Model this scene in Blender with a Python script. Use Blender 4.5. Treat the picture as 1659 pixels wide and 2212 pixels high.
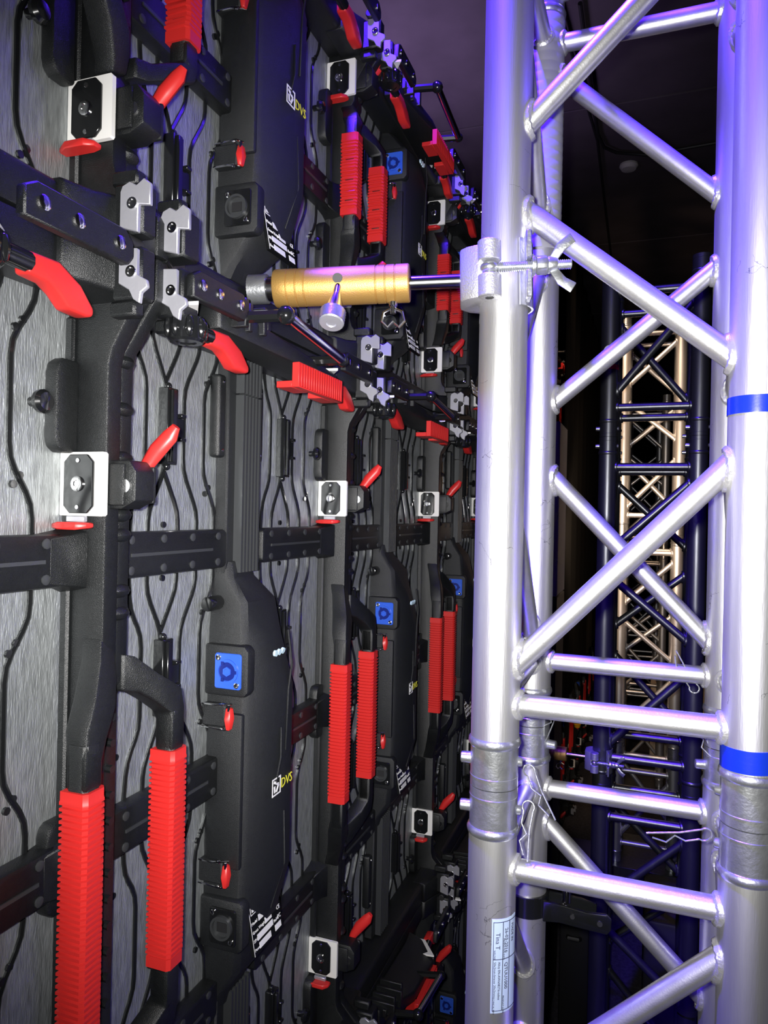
import bpy, bmesh, math, random
from mathutils import Vector, Matrix, Quaternion
random.seed(7)
scn = bpy.context.scene
for o in list(bpy.data.objects): bpy.data.objects.remove(o)
COL = scn.collection
EZ = 1.80                       # eye height above the floor; every z below is given from the eye and lifted by EZ

# ---------------------------------------------------------------- camera
F = 1560.0
TH = math.atan(565 / F); RO = math.radians(1.2)
rt = Vector((math.cos(TH), math.sin(TH), 0)); fw = Vector((-math.sin(TH), math.cos(TH), 0)); up = Vector((0, 0, 1))
R_ = rt * math.cos(RO) + up * math.sin(RO); U_ = up * math.cos(RO) - rt * math.sin(RO)
cam = bpy.data.cameras.new('camera'); co = bpy.data.objects.new('camera', cam); COL.objects.link(co)
co.matrix_world = Matrix(((R_.x, U_.x, -fw.x, 0), (R_.y, U_.y, -fw.y, 0), (R_.z, U_.z, -fw.z, EZ), (0, 0, 0, 1)))
cam.sensor_fit = 'VERTICAL'; cam.sensor_height = 36; cam.lens = 36 * F / 2212; cam.shift_y = -2 / 2212; cam.clip_start = .02
scn.camera = co

# ---------------------------------------------------------------- world, lights, exposure
w = bpy.data.worlds.new('world'); scn.world = w; w.use_nodes = True
w.node_tree.nodes['Background'].inputs[0].default_value = (.10, .09, .14, 1)
w.node_tree.nodes['Background'].inputs[1].default_value = .018
scn.view_settings.view_transform = 'Standard'; scn.view_settings.look = 'None'
scn.view_settings.gamma = 1; scn.view_settings.use_curve_mapping = False
scn.view_settings.exposure = 0.0

def light(name, kind, loc, power, color, target=None, size=.1, spot=1.2, blend=.5, size_y=None):
    l = bpy.data.lights.new(name, kind); o = bpy.data.objects.new(name, l); COL.objects.link(o)
    o.location = (loc[0], loc[1], loc[2] + EZ); l.energy = power; l.color = color
    if kind == 'AREA':
        l.size = size
        if size_y: l.shape = 'RECTANGLE'; l.size_y = size_y
    else: l.shadow_soft_size = size
    if kind == 'SPOT': l.spot_size = spot; l.spot_blend = blend
    if target is not None:
        d = Vector(target) - Vector(loc); o.rotation_euler = d.to_track_quat('-Z', 'Y').to_euler()
    return o
# the phone's own flash, beside the lens
light('phone_flash', 'SPOT', (-.016, -.004, .010), 84, (1, .98, .96), (-.22, 1, 0.0), .007, 1.80, 1.0)
# blue stage light hung above the wall's edge
light('blue_stage_light', 'SPOT', (-.50, .50, 1.90), 1300, (.08, .02, 1), (-.08, .82, 0.6), .06, 1.15, .8)
light('blue_stage_light', 'SPOT', (-.30, 1.5, 1.90), 90, (.10, .04, 1), (.05, 2.1, 1.0), .06, .62, .9)
# violet wash spilling from the front of the screen on to the ceiling
light('violet_wash', 'SPOT', (-1.35, 2.9, .9), 120, (.52, .38, .78), (-1.2, 3.0, 2.0), .3, 1.9, 1.0)
# warm light far down the aisle, plus an added fill
light('warm_light_and_fill', 'SPOT', (-.28, 2.75, 1.3), 120, (1, .66, .42), (.10, 3.9, 0), .08, .75, .7)
light('warm_light_and_fill', 'SPOT', (.05, 4.4, -.3), 6, (1, .66, .4), (-.42, 4.5, -.9), .05, 1.0, .8)

light('warm_light_and_fill', 'SPOT', (-.15, 2.78, -.05), 48, (1, .70, .46), (.04, 3.6, -.10), .05, 1.9, .6)  # added unseen fill in the aisle, brightens the third tower over its height

# ---------------------------------------------------------------- materials
def mat(name, col, rough=.5, metal=0., bump=0., bscale=200., stretch=(1, 1, 1), vary=0., vscale=30., spec=.5, coat=0., scratch=0.):
    m = bpy.data.materials.new(name); m.use_nodes = True; nt = m.node_tree; b = nt.nodes['Principled BSDF']
    b.inputs['Base Color'].default_value = (*col, 1); b.inputs['Roughness'].default_value = rough
    b.inputs['Metallic'].default_value = metal; b.inputs['Specular IOR Level'].default_value = spec
    b.inputs['Coat Weight'].default_value = coat
    tc = nt.nodes.new('ShaderNodeTexCoord'); mp = nt.nodes.new('ShaderNodeMapping'); mp.inputs['Scale'].default_value = stretch
    nt.links.new(tc.outputs['Object'], mp.inputs['Vector'])
    if vary:
        n = nt.nodes.new('ShaderNodeTexNoise'); n.inputs['Scale'].default_value = vscale; n.inputs['Detail'].default_value = 6
        nt.links.new(mp.outputs[0], n.inputs['Vector'])
        mr = nt.nodes.new('ShaderNodeMapRange'); mr.inputs[1].default_value = .3; mr.inputs[2].default_value = .7
        mr.inputs[3].default_value = 1 - vary; mr.inputs[4].default_value = 1 + vary
        nt.links.new(n.outputs['Fac'], mr.inputs[0])
        mx = nt.nodes.new('ShaderNodeMix'); mx.data_type = 'RGBA'; mx.blend_type = 'MULTIPLY'; mx.inputs[0].default_value = 1
        mx.inputs[6].default_value = (*col, 1); nt.links.new(mr.outputs[0], mx.inputs[7])
        last = mx.outputs[2]
        if scratch:
            wv = nt.nodes.new('ShaderNodeTexVoronoi'); wv.feature = 'DISTANCE_TO_EDGE'; wv.inputs['Scale'].default_value = 18
            n3 = nt.nodes.new('ShaderNodeTexNoise'); n3.inputs['Scale'].default_value = 9; n3.inputs['Detail'].default_value = 8
            nt.links.new(tc.outputs['Object'], n3.inputs['Vector']); 
            mv = nt.nodes.new('ShaderNodeMix'); mv.data_type = 'VECTOR'; mv.inputs[0].default_value = .25
            nt.links.new(tc.outputs['Object'], mv.inputs[4]); nt.links.new(n3.outputs['Color'], mv.inputs[5]); nt.links.new(mv.outputs[1], wv.inputs['Vector'])
            ms = nt.nodes.new('ShaderNodeMath'); ms.operation = 'LESS_THAN'; ms.inputs[1].default_value = .006
            nt.links.new(wv.outputs['Distance'], ms.inputs[0])
            n4 = nt.nodes.new('ShaderNodeTexNoise'); n4.inputs['Scale'].default_value = 14
            nt.links.new(tc.outputs['Object'], n4.inputs['Vector'])
            mg = nt.nodes.new('ShaderNodeMath'); mg.operation = 'GREATER_THAN'; mg.inputs[1].default_value = .60
            nt.links.new(n4.outputs['Fac'], mg.inputs[0])
            mm = nt.nodes.new('ShaderNodeMath'); mm.operation = 'MULTIPLY'; nt.links.new(ms.outputs[0], mm.inputs[0]); nt.links.new(mg.outputs[0], mm.inputs[1])
            mf = nt.nodes.new('ShaderNodeMath'); mf.operation = 'MULTIPLY'; mf.inputs[1].default_value = scratch; nt.links.new(mm.outputs[0], mf.inputs[0])
            m2 = nt.nodes.new('ShaderNodeMix'); m2.data_type = 'RGBA'; nt.links.new(mf.outputs[0], m2.inputs[0]); nt.links.new(last, m2.inputs[6])
            m2.inputs[7].default_value = (.12, .12, .13, 1); last = m2.outputs[2]
        nt.links.new(last, b.inputs['Base Color'])
    if bump:
        n2 = nt.nodes.new('ShaderNodeTexNoise'); n2.inputs['Scale'].default_value = bscale; n2.inputs['Detail'].default_value = 3
        nt.links.new(mp.outputs[0], n2.inputs['Vector'])
        bp = nt.nodes.new('ShaderNodeBump'); bp.inputs['Strength'].default_value = bump; bp.inputs['Distance'].default_value = .001
        nt.links.new(n2.outputs['Fac'], bp.inputs['Height']); nt.links.new(bp.outputs[0], b.inputs['Normal'])
    return m
def emit(name, col, s):
    m = mat(name, col, .5); b = m.node_tree.nodes['Principled BSDF']
    b.inputs['Emission Color'].default_value = (*col, 1); b.inputs['Emission Strength'].default_value = s; return m
M = {}
M['alu'] = mat('brushed_aluminium', (.60, .60, .60), .42, .88, .15, 120, (6, 6, .5), .10, 12, scratch=.65)
M['alu_brace'] = mat('brace_aluminium', (.62, .62, .62), .40, .88, .12, 200, (3, 3, 3), .08, 20)
M['weld'] = mat('weld_aluminium', (.55, .55, .55), .35, .7, .8, 260)
M['alu_dark'] = mat('dark_truss_metal', (.15, .155, .165), .36, .92, .1, 80, (5, 5, .5), .15, 12)  # darker base colour than the near tower's aluminium
M['steel'] = mat('polished_steel', (.65, .65, .65), .18, 1.)
M['zinc'] = mat('zinc_plated_steel', (.62, .64, .66), .30, .9, .3, 300, vary=.15, vscale=80)
M['cast'] = mat('cast_clamp_metal', (.55, .55, .58), .42, .75, .6, 500)
M['gold'] = mat('gold_anodised', (.46, .27, .075), .45, .65, .25, 900)
M['silver'] = mat('silver_plate', (.42, .42, .46), .38, .6, .15, 300)
M['white'] = mat('white_plastic', (.72, .71, .68), .4)
M['frame'] = mat('black_powder_coat', (.0052, .006, .0064), .40, 0, .5, 1400, vary=.2, vscale=200, spec=.55)
M['hub'] = mat('black_textured_plastic', (.0070, .0080, .0092), .48, 0, .6, 1800, vary=.2, vscale=300, spec=.5)
M['fin'] = mat('anodised_fins', (.05, .053, .056), .4, .4)
M['black'] = mat('black_gloss', (.007, .0075, .008), .16, 0, spec=.6)
M['rubber'] = mat('black_rubber', (.012, .012, .013), .55)
M['module'] = mat('grey_module_metal', (.41, .435, .44), .50, .78, .9, 700, (1, 1, .18), .28, 260)
M['red'] = mat('red_plastic', (.50, .020, .018), .38, 0, spec=.4)
M['blue'] = mat('blue_plastic', (.03, .10, .55), .3, 0, spec=.5)
M['blue_dark'] = mat('blue_socket_plastic', (.008, .018, .16), .3)
M['wrap'] = mat('grey_cloth_tape', (.26, .26, .28), .55, .2, .4, 60)
M['tape'] = mat('blue_tape', (.004, .022, .34), .3, 0, .2, 100)
M['redtape'] = mat('red_tape', (.5, .01, .02), .35)
M['sticker'] = mat('pale_blue_sticker', (.42, .52, .72), .4)
M['ink'] = mat('dark_ink', (.02, .02, .05), .5)
M['print_white'] = mat('white_print', (.80, .80, .80), .5)
M['print_yellow'] = mat('yellow_print', (.75, .72, .05), .5)
M['lens'] = mat('led_lens', (.45, .60, .68), .2)
M['floor'] = mat('dark_floor', (.025, .023, .030), .9, 0, .5, 60, vary=.5, vscale=70)
M['ceiling'] = mat('dark_ceiling', (.060, .048, .058), .85, 0, .3, 40, vary=.2, vscale=4)
M['wallm'] = mat('matt_black', (.003, .003, .003), .95, spec=.05)
M['card'] = mat('cardboard', (.55, .45, .34), .8, vary=.1, vscale=10)
M['grey'] = mat('grey_flightcase', (.42, .40, .40), .6)
M['yellow'] = mat('yellow_plastic', (.9, .55, .04), .4)

# ---------------------------------------------------------------- mesh helpers
def box(bm, x0, x1, y0, y1, z0, z1):
    v = [bm.verts.new(p) for p in ((x0, y0, z0), (x1, y0, z0), (x1, y1, z0), (x0, y1, z0), (x0, y0, z1), (x1, y0, z1), (x1, y1, z1), (x0, y1, z1))]
    for f in ((0, 3, 2, 1), (4, 5, 6, 7), (0, 1, 5, 4), (1, 2, 6, 5), (2, 3, 7, 6), (3, 0, 4, 7)): bm.faces.new([v[i] for i in f])
    return v
def prism(bm, pts, ax, a, b):
    def P(p, t): return (t, p[0], p[1]) if ax == 'x' else ((p[0], t, p[1]) if ax == 'y' else (p[0], p[1], t))
    A = [bm.verts.new(P(p, a)) for p in pts]; B = [bm.verts.new(P(p, b)) for p in pts]; n = len(pts)
    bm.faces.new(A); bm.faces.new(B[::-1])
    for i in range(n): bm.faces.new((A[i], B[i], B[(i + 1) % n], A[(i + 1) % n]))
def sweep(bm, pts, sec, cap=True, hint=None):
    pts = [Vector(p) for p in pts]; rings = []
    t0 = (pts[1] - pts[0]).normalized()
    h = Vector(hint) if hint else (Vector((0, 0, 1)) if abs(t0.z) < .9 else Vector((1, 0, 0)))
    n0 = (h - t0 * h.dot(t0)).normalized()
    for i, p in enumerate(pts):
        if i == 0: t = t0
        elif i == len(pts) - 1: t = (pts[i] - pts[i - 1]).normalized()
        else: t = ((pts[i] - pts[i - 1]).normalized() + (pts[i + 1] - pts[i]).normalized()).normalized()
        n0 = (n0 - t * n0.dot(t)).normalized(); b = t.cross(n0)
        rings.append([bm.verts.new(p + n0 * u + b * v) for u, v in sec])
    n = len(sec)
    for i in range(len(rings) - 1):
        for j in range(n): bm.faces.new((rings[i][j], rings[i][(j + 1) % n], rings[i + 1][(j + 1) % n], rings[i + 1][j]))
    if cap: bm.faces.new(rings[0][::-1]); bm.faces.new(rings[-1])
def circ(r, n=12, sx=1, sy=1): return [(r * sx * math.cos(2 * math.pi * i / n), r * sy * math.sin(2 * math.pi * i / n)) for i in range(n)]
def rect(a, b, c=0):
    a /= 2; b /= 2
    if not c: return [(-a, -b), (a, -b), (a, b), (-a, b)]
    return [(-a + c, -b), (a - c, -b), (a, -b + c), (a, b - c), (a - c, b), (-a + c, b), (-a, b - c), (-a, -b + c)]
def tube(bm, pts, r, n=8): sweep(bm, pts, circ(r, n))
def lathe(bm, p0, p1, prof, n=20):
    """prof: list of (t along p0->p1 in metres, radius)"""
    p0 = Vector(p0); d = (Vector(p1) - p0).normalized(); h = Vector((0, 0, 1)) if abs(d.z) < .9 else Vector((1, 0, 0))
    u = (h - d * h.dot(d)).normalized(); v = d.cross(u); rings = []
    for t, r in prof: rings.append([bm.verts.new(p0 + d * t + (u * math.cos(2 * math.pi * i / n) + v * math.sin(2 * math.pi * i / n)) * r) for i in range(n)])
    for a, b in zip(rings, rings[1:]):
        for j in range(n): bm.faces.new((a[j], a[(j + 1) % n], b[(j + 1) % n], b[j]))
    bm.faces.new(rings[0][::-1]); bm.faces.new(rings[-1])
def cyl(bm, p0, p1, r, n=16): lathe(bm, p0, p1, [(0, r), ((Vector(p1) - Vector(p0)).length, r)], n)
def ball(bm, c, rx, ry=None, rz=None, seg=10, rings=6):
    ry = ry or rx; rz = rz or rx
    bmesh.ops.create_uvsphere(bm, u_segments=seg, v_segments=rings, radius=1, matrix=Matrix.Translation(c) @ Matrix.Diagonal((rx, ry, rz, 1)))
def loft(bm, secs):
    R = [[bm.verts.new(p) for p in s] for s in secs]; n = len(secs[0])
    for a, b in zip(R, R[1:]):
        for j in range(n): bm.faces.new((a[j], a[(j + 1) % n], b[(j + 1) % n], b[j]))
    bm.faces.new(R[0][::-1]); bm.faces.new(R[-1])
def obj(name, bm, m, parent=None, bevel=0, seg=1, ang=38, loc=None, smooth=True, kind=None, label=None):
    if bevel:
        bmesh.ops.recalc_face_normals(bm, faces=bm.faces)
        es = [e for e in bm.edges if len(e.link_faces) == 2 and e.calc_face_angle(0) > .6]
        if es: bmesh.ops.bevel(bm, geom=es, offset=bevel, segments=seg, affect='EDGES', profile=.5, clamp_overlap=True)
    bmesh.ops.recalc_face_normals(bm, faces=bm.faces)
    for f in bm.faces: f.smooth = smooth
    for e in bm.edges:
        if len(e.link_faces) == 2 and e.calc_face_angle(0) > math.radians(ang): e.smooth = False
    me = bpy.data.meshes.new(name); bm.to_mesh(me); bm.free()
    for mm in (m if isinstance(m, list) else [m]): me.materials.append(mm)
    o = bpy.data.objects.new(name, me); COL.objects.link(o)
    if parent: o.parent = parent
    if loc: o.location = loc
    if kind: o['kind'] = kind
    if label: o['label'] = label
    return o
def empty(name, loc, label, cat, group=None, rz=0):
    o = bpy.data.objects.new(name, None); COL.objects.link(o); o.location = loc; o.rotation_euler = (0, 0, rz); o.empty_display_size = .05
    o['label'] = label; o['category'] = cat
    if group: o['group'] = group
    return o
def tag(o, label, cat, group=None):
    o['label'] = label; o['category'] = cat
    if group: o['group'] = group
    return o
def kids(o, allobj): return [c for c in allobj if c.parent == o]
def build_tree(o, allobj): return (o, [build_tree(c, allobj) for c in kids(o, allobj)])
def copy_tree(t, parent=None):
    o, ch = t; c = o.copy(); COL.objects.link(c)
    if parent: c.parent = parent
    for k in ch: copy_tree(k, c)
    return c
def text(name, s, size, m, parent, mw, label=None, ext=.00015, align='LEFT'):
    cu = bpy.data.curves.new(name, 'FONT'); cu.body = s; cu.size = size; cu.extrude = ext; cu.align_x = align; cu.resolution_u = 2
    t = bpy.data.objects.new('tmp', cu); COL.objects.link(t)
    me = bpy.data.meshes.new_from_object(t); bpy.data.objects.remove(t); bpy.data.curves.remove(cu)
    me.transform(mw); me.materials.clear(); me.materials.append(m)
    o = bpy.data.objects.new(name, me); COL.objects.link(o); o.parent = parent
    if label: o['label'] = label
    return o
def WALLM(h, y, z):   # text frame on a wall-parallel face: reads along +y, up +z, faces +x
    return Matrix(((0, 0, 1, h), (1, 0, 0, y), (0, 1, 0, z), (0, 0, 0, 1)))

# ---------------------------------------------------------------- the setting
def struct(name, bm, m, **k):
    o = obj(name, bm, m, **k); o['kind'] = 'structure'; return o
bm = bmesh.new(); box(bm, -5, 4, -2, 15, -.1, 0); struct('floor', bm, M['floor'])
CZ = EZ + 2.02
bm = bmesh.new(); box(bm, -5, 4, -2, 15, CZ + .02, CZ + .1); ceil = struct('ceiling', bm, M['ceiling'])
for i in range(8):
    for j in range(9):
        bm = bmesh.new(); x0 = -4.98 + i * 1.1; y0 = -2 + j * 1.9
        box(bm, x0 + .004, x0 + 1.096, y0 + .006, y0 + 1.894, CZ, CZ + .019); obj('ceiling_panel', bm, M['ceiling'], ceil, .003)
bm = bmesh.new(); box(bm, -5, 4, 15, 15.1, 0, CZ); struct('wall_back', bm, M['wallm'])
bm = bmesh.new(); box(bm, 4, 4.1, -2, 15, 0, CZ); struct('wall_right', bm, M['wallm'])
bm = bmesh.new(); box(bm, -5.1, -5, -2, 15, 0, CZ); struct('wall_left', bm, M['wallm'])
bm = bmesh.new(); box(bm, -5, 4, -2.1, -2, 0, CZ); struct('wall_front', bm, M['wallm'])

# ---------------------------------------------------------------- LED panel prototypes
YP = .500     # column pitch
def chan_pts(mir):
    L = [[(.062, .112), (.066, .072), (.083, .045), (.083, -.045), (.066, -.072), (.062, -.112)],
         [(.089, .112), (.090, .085), (.1125, .045), (.1125, -.045), (.090, -.085), (.089, -.112)],
         [(.137, .112), (.136, .085), (.1125, .045)], [(.1125, -.045), (.136, -.085), (.137, -.112)],
         [(.170, .112), (.170, .085), (.144, .042), (.144, -.042), (.170, -.085), (.170, -.112)],
         [(.203, .112), (.203, .080), (.180, .045), (.180, -.045), (.203, -.080), (.203, -.112)]]
    return [[((y + .245 if mir else y), z) for y, z in l] for l in L]
def make_panel(H, latches, hubz, gripz, griplen, hasfins, name):
    root = empty(name, (0, 0, 0), 'x', 'led panel')
    # LED modules with cast channels
    nz = round(H / .25)
    for i in range(nz):
        for k in range(2):
            bm = bmesh.new(); y0 = .001 + k * .249; z0 = .002 + i * (H - .002) / nz
            z1 = z0 + (H - .002) / nz - .001; zc = (z0 + z1) / 2
            box(bm, -.012, 0, y0 + .0006, y0 + .2484, z0, z1)
            md = obj('led_module', bm, M['module'], root)
            bm = bmesh.new()
            for l in chan_pts(k):
                pts = [(.0006, y, zc + z) for y, z in l]
                # soften bends
                q = [Vector(pts[0])]
                for a, b, c in zip(pts, pts[1:], pts[2:]):
                    a, b, c = Vector(a), Vector(b), Vector(c); r = .35
                    p1 = b + (a - b) * min(r, .012 / (a - b).length); p2 = b + (c - b) * min(r, .012 / (c - b).length)
                    q += [p1, (p1 + 2 * b + p2) / 4, p2]
                q.append(Vector(pts[-1])); sweep(bm, q, circ(.0026, 6, 1, 1))
            obj('cast_channel', bm, M['black'], md)
            bm = bmesh.new()
            for yy, zz in ((.19, .062), (.183, .055), (.19, -.058), (.184, -.065), (.05, .06), (.043, .067), (.05, -.062), (.043, -.069), (.113, .098), (.113, -.098)):
                cyl(bm, (0, yy + k * .245, zc + zz), (.0025, yy + k * .245, zc + zz), .0032, 8)
            obj('module_screws', bm, M['black'], md, kind='stuff')
            # data connector across the module
            yc = .1125 + k * .2435; bm = bmesh.new()
            box(bm, 0, .012, yc - .010, yc + .006, zc - .038, zc + .038); box(bm, .012, .016, yc - .007, yc - .001, zc - .036, zc + .036)
            box(bm, 0, .009, yc + .008, yc + .021, zc - .010, zc + .010)
            for s in (-1, 1): box(bm, .004, .014, yc + .010, yc + .018, zc + s * .012 - .002, zc + s * .012 + .002); ball(bm, (.006, yc - .003, zc + s * .040), .004)
            obj('module_connector', bm, M['black'], root, .0008)
    # side frames
    for s in (0, 1):
        y0, y1 = ((.0012, .016) if s == 0 else (.482, .4988))
        a = .040 if s == 0 else .043
        fl = .074
        g0, g1 = gripz - griplen / 2 - .06, gripz + griplen / 2 + .06
        prof = [(0, .001), (0, H - .001), (fl, H - .001), (fl, H - .034), (fl - .008, H - .045), (a + .003, H - .078), (a, H - .09), (a, g1 + .01), (a - .009, g1 - .005),
                (a - .009, g0 + .005), (a, g0 - .01), (a, .075), (a + .003, .064), (fl - .006, .040), (fl, .030), (fl, .001)]
        bm = bmesh.new(); prism(bm, prof, 'y', y0, y1); fr = obj('side_frame', bm, M['frame'], root, .0022, 2)
        bm = bmesh.new()
        if s == 0:
            box(bm, .0003, .010, y1, y1 + .008, .05, H - .05)
        else:
            box(bm, .0003, .010, y0 - .004, y0, .05, H - .05)
        obj('frame_flange', bm, M['frame'], fr, .002)
        bm = bmesh.new()
        zs = [H - x for x in (.084, .124, .165, .213, .230, .277, .296)] if H > .6 else [H - .09, H - .13, .09, .13]
        if H > .6: zs += [x for x in (.084, .124, .165, .213, .230, .277, .296)]
        for z in zs:
            if s == 0: ball(bm, (a - .004, .006, z), .010, .012, .0065)
        if s == 0: obj('frame_rib', bm, M['frame'], fr, kind='stuff')
        else:
            bm.free()
            # rounded lobes with mushroom knob beside the frame
            for zc in ([H - .125, .072, .5] if H > .6 else [H - .135, .172]):
                bm = bmesh.new(); prism(bm, [((.458 if H > .6 else .447) + dx, zc + dz) for dx, dz in ((.024, -.038), (.024, .038), (.008, .038), (.002, .034), (0, .026), (0, -.026), (.002, -.034), (.008, -.038))], 'x', 0, .014)
                obj('cover_lobe', bm, M['frame'], root, .003, 2)
                bm = bmesh.new(); lathe(bm, (0, .446 - (0 if H > .6 else .011), zc), (.02, .446 - (0 if H > .6 else .011), zc), [(0, .004), (.008, .004), (.009, .009), (.013, .0095), (.016, .007), (.017, 0.001)], 14)
                obj('mushroom_knob', bm, M['black'], root)
    # top and bottom frames
    for s in (0, 1):
        z0, z1 = ((.001, .036) if s == 0 else (H - .036, H - .001))
        bm = bmesh.new(); pr = [(0, z0), (.043, z0), (.043, z1 - .004 if s == 0 else z1), (.038, z1), (0, z1)] if s == 0 else [(0, z0), (.038, z0), (.043, z0 + .004), (.043, z1), (0, z1)]
        prism(bm, pr, 'y', .0165, .4815); obj('bottom_frame' if s == 0 else 'top_frame', bm, M['frame'], root, .002, 2)
        sg = 1 if s == 0 else -1; zz = z0 if s == 0 else z1
        for t in (0, 1):
            # flared corner gusset and machined corner block
            yy = (lambda v: v) if t == 0 else (lambda v: .5 - v)
            bm = bmesh.new()
            secs = []
            for d, hh, zt in ((.0162, .072, .040), (.030, .066, .038), (.05, .056, .036), (.075, .048, .036)):
                secs.append([(.020, yy(d), zz), (hh, yy(d), zz), (hh, yy(d), zz + sg * zt * .9), (hh - .004, yy(d), zz + sg * zt), (.020, yy(d), zz + sg * zt)])
            loft(bm, secs); obj('corner_gusset', bm, M['frame'], root, .0015)
            yb0, yb1 = (.0165, .040) if t == 0 else (.464, .4815)
            bm = bmesh.new(); box(bm, .060, .088, yb0, yb1, zz + sg * .004, zz + sg * .044); box(bm, .055, .080, (yb0 + yb1) / 2 - .006, (yb0 + yb1) / 2 + .006, zz + sg * .044, zz + sg * .056)
            obj('corner_block', bm, M['frame'], root, .002)
            bm = bmesh.new(); yp = .009 if t == 0 else .4595
            pf = [(.070, .006), (.087, .001), (.087, .024), (.098, .022), (.098, .040), (.092, .045), (.085, .040), (.079, .044), (.072, .041), (.070, .036)] if s == 0 else [(.070, .004), (.087, .006), (.087, .028), (.096, .033), (.097, .039), (.091, .043), (.090, .052), (.084, .048), (.080, .040), (.070, .034)]
            prism(bm, [(h, zz + sg * (.002 + v * .92)) for h, v in pf], 'y', yp, yp + .004)
            pl = obj('corner_plate', bm, M['silver'], root, .0006)
            bm = bmesh.new(); lathe(bm, (.082, yp, zz + sg * .025), (.082, yp - .01, zz + sg * .025), [(0, .0046), (.0012, .0046), (.0012, .003), (.0004, .0025), (.0004, .0005)], 14)
            obj('plate_screw', bm, M['steel'], pl)
            if t == 1 and s == 1:
                bm = bmesh.new(); cyl(bm, (.074, .455, H - .001), (.074, .478, H - .001), .006, 12); obj('locating_pin', bm, M['rubber'], root, .001)
    # crossbars with rivets
    nb = nz - 1
    for i in range(nb):
        zc = (i + 1) * H / nz
        segs = [(.025, .205), (.285, .475)]
        for (a, b) in segs:
            # widened rounded ends
            bm = bmesh.new()
            prof = [(a, -.018), (a + .006, -.021), (b - .006, -.021), (b, -.018), (b, .018), (b - .006, .021), (a + .006, .021), (a, .018)]
            prism(bm, [(y, zc + z) for y, z in prof], 'x', .0003, .018)
            cb = obj('crossbar', bm, M['frame'], root, .003, 2)
            bm = bmesh.new()
            box(bm, .018, .0192, a + .02, b - .03, zc - .0015, zc + .0015)
            k = a + .02
            while k < b - .01:
                for s in (-1, 1): lathe(bm, (.0178, k, zc + s * .014), (.03, k, zc + s * .014), [(0, .0042), (.0012, .0042), (.0016, .003)], 10)
                k += .047
            obj('rivets', bm, M['fin'], cb, kind='stuff')
        # flared foot where the bar meets the side frame
        bm = bmesh.new(); loft(bm, [[(.0003, .45, zc - .021), (.0003, .45, zc + .021), (.018, .45, zc + .018), (.018, .45, zc - .018)],
                                    [(.0003, .470, zc - .024), (.0003, .470, zc + .024), (.022, .470, zc + .021), (.022, .470, zc - .021)],
                                    [(.0003, .4815, zc - .029), (.0003, .4815, zc + .029), (.027, .4815, zc + .023), (.027, .4815, zc - .023)]])
        obj('crossbar_foot', bm, M['frame'], root, .001)
    # handles
    g0, g1 = gripz - griplen / 2, gripz + griplen / 2
    for s in (0, 1):
        yb, yh = (.010, .058) if s == 0 else (.487, .452)
        hh = .054
        bm = bmesh.new(); sweep(bm, [(hh, yh, g0 - .035 * (1 if H > .6 else .58)), (hh, yh, g1 + .035 * (1 if H > .6 else .58))], rect(.019, .018, .003), hint=(1, 0, 0)); hd = obj('handle', bm, M['frame'], root, .0005)
        PR = [((.008, .092), (.008, .060)), ((.020, .088), (.024, .056)), ((.040, .070), (.036, .046)), ((.064, .054), (.049, .034)), ((.067, .036), (.049, .026)), ((.067, 0), (.049, 0))] if s == 0 else \
             [((.482, .110), (.498, .100)), ((.476, .092), (.496, .078)), ((.460, .066), (.484, .056)), ((.4455, .044), (.468, .036)), ((.4430, .026), (.4615, .020)), ((.4430, 0), (.4615, 0))]
        HR = [(.020, .0420), (.026, .0470), (.034, .0570), (.040, .0626), (.0445, .0638), (.0445, .0638)]
        kz = 1 if H > .6 else .58
        for sg, gg in ((kz, g1), (-kz, g0)):
            bm = bmesh.new(); loft(bm, [[(h0, o_[0], gg + sg * o_[1]), (h1, o_[0], gg + sg * o_[1]), (h1, i_[0], gg + sg * i_[1]), (h0, i_[0], gg + sg * i_[1])] for (o_, i_), (h0, h1) in zip(PR, HR)])
            obj('handle_bridge', bm, M['frame'], hd, .0025, 2)
        bm = bmesh.new(); n = int(griplen / .0048); 
        cs = [(g0, 1.0)]
        def ring(z, e, wob=0): return [(hh + (-.011 - e if q < 0 else .0125 + e) , 0, 0) for q in (1,)]
        secs = []
        def sect(z, e, wob=0):
            a, b = .0110 + e, .0100 + e
            hx = hh; yy = yh
            return [(hx - a, yy - b - wob, z), (hx + a - .003, yy - b - wob, z), (hx + a, yy - b + .003 - wob, z), (hx + a, yy + b - .003, z), (hx + a - .003, yy + b, z), (hx - a, yy + b, z)]
        secs.append(sect(g0, .0012)); secs.append(sect(g0 + .010, .0012))
        z = g0 + .010
        while z < g1 - .012:
            wob = .0012 * math.sin((z - g0) / griplen * 2 * math.pi * 4) if H < .6 else 0
            secs += [sect(z + .0002, .0, wob), sect(z + .0016, .0, wob), sect(z + .0020, .0016, wob), sect(z + .0042, .0016, wob)]; z += .0048
        secs.append(sect(z + .0004, .0012)); secs.append(sect(g1, .0012)); loft(bm, secs)
        obj('grip', bm, M['red'], hd, label='red ribbed grip sleeve')
    # bolts down the strip between the handles
    bm = bmesh.new(); z = g0 - .03
    while z < g1 + .04: cyl(bm, (.03, .004, z), (.037, .004, z), .0035, 8); z += .022
    obj('strip_bolts', bm, M['frame'], root, kind='stuff')
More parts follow.
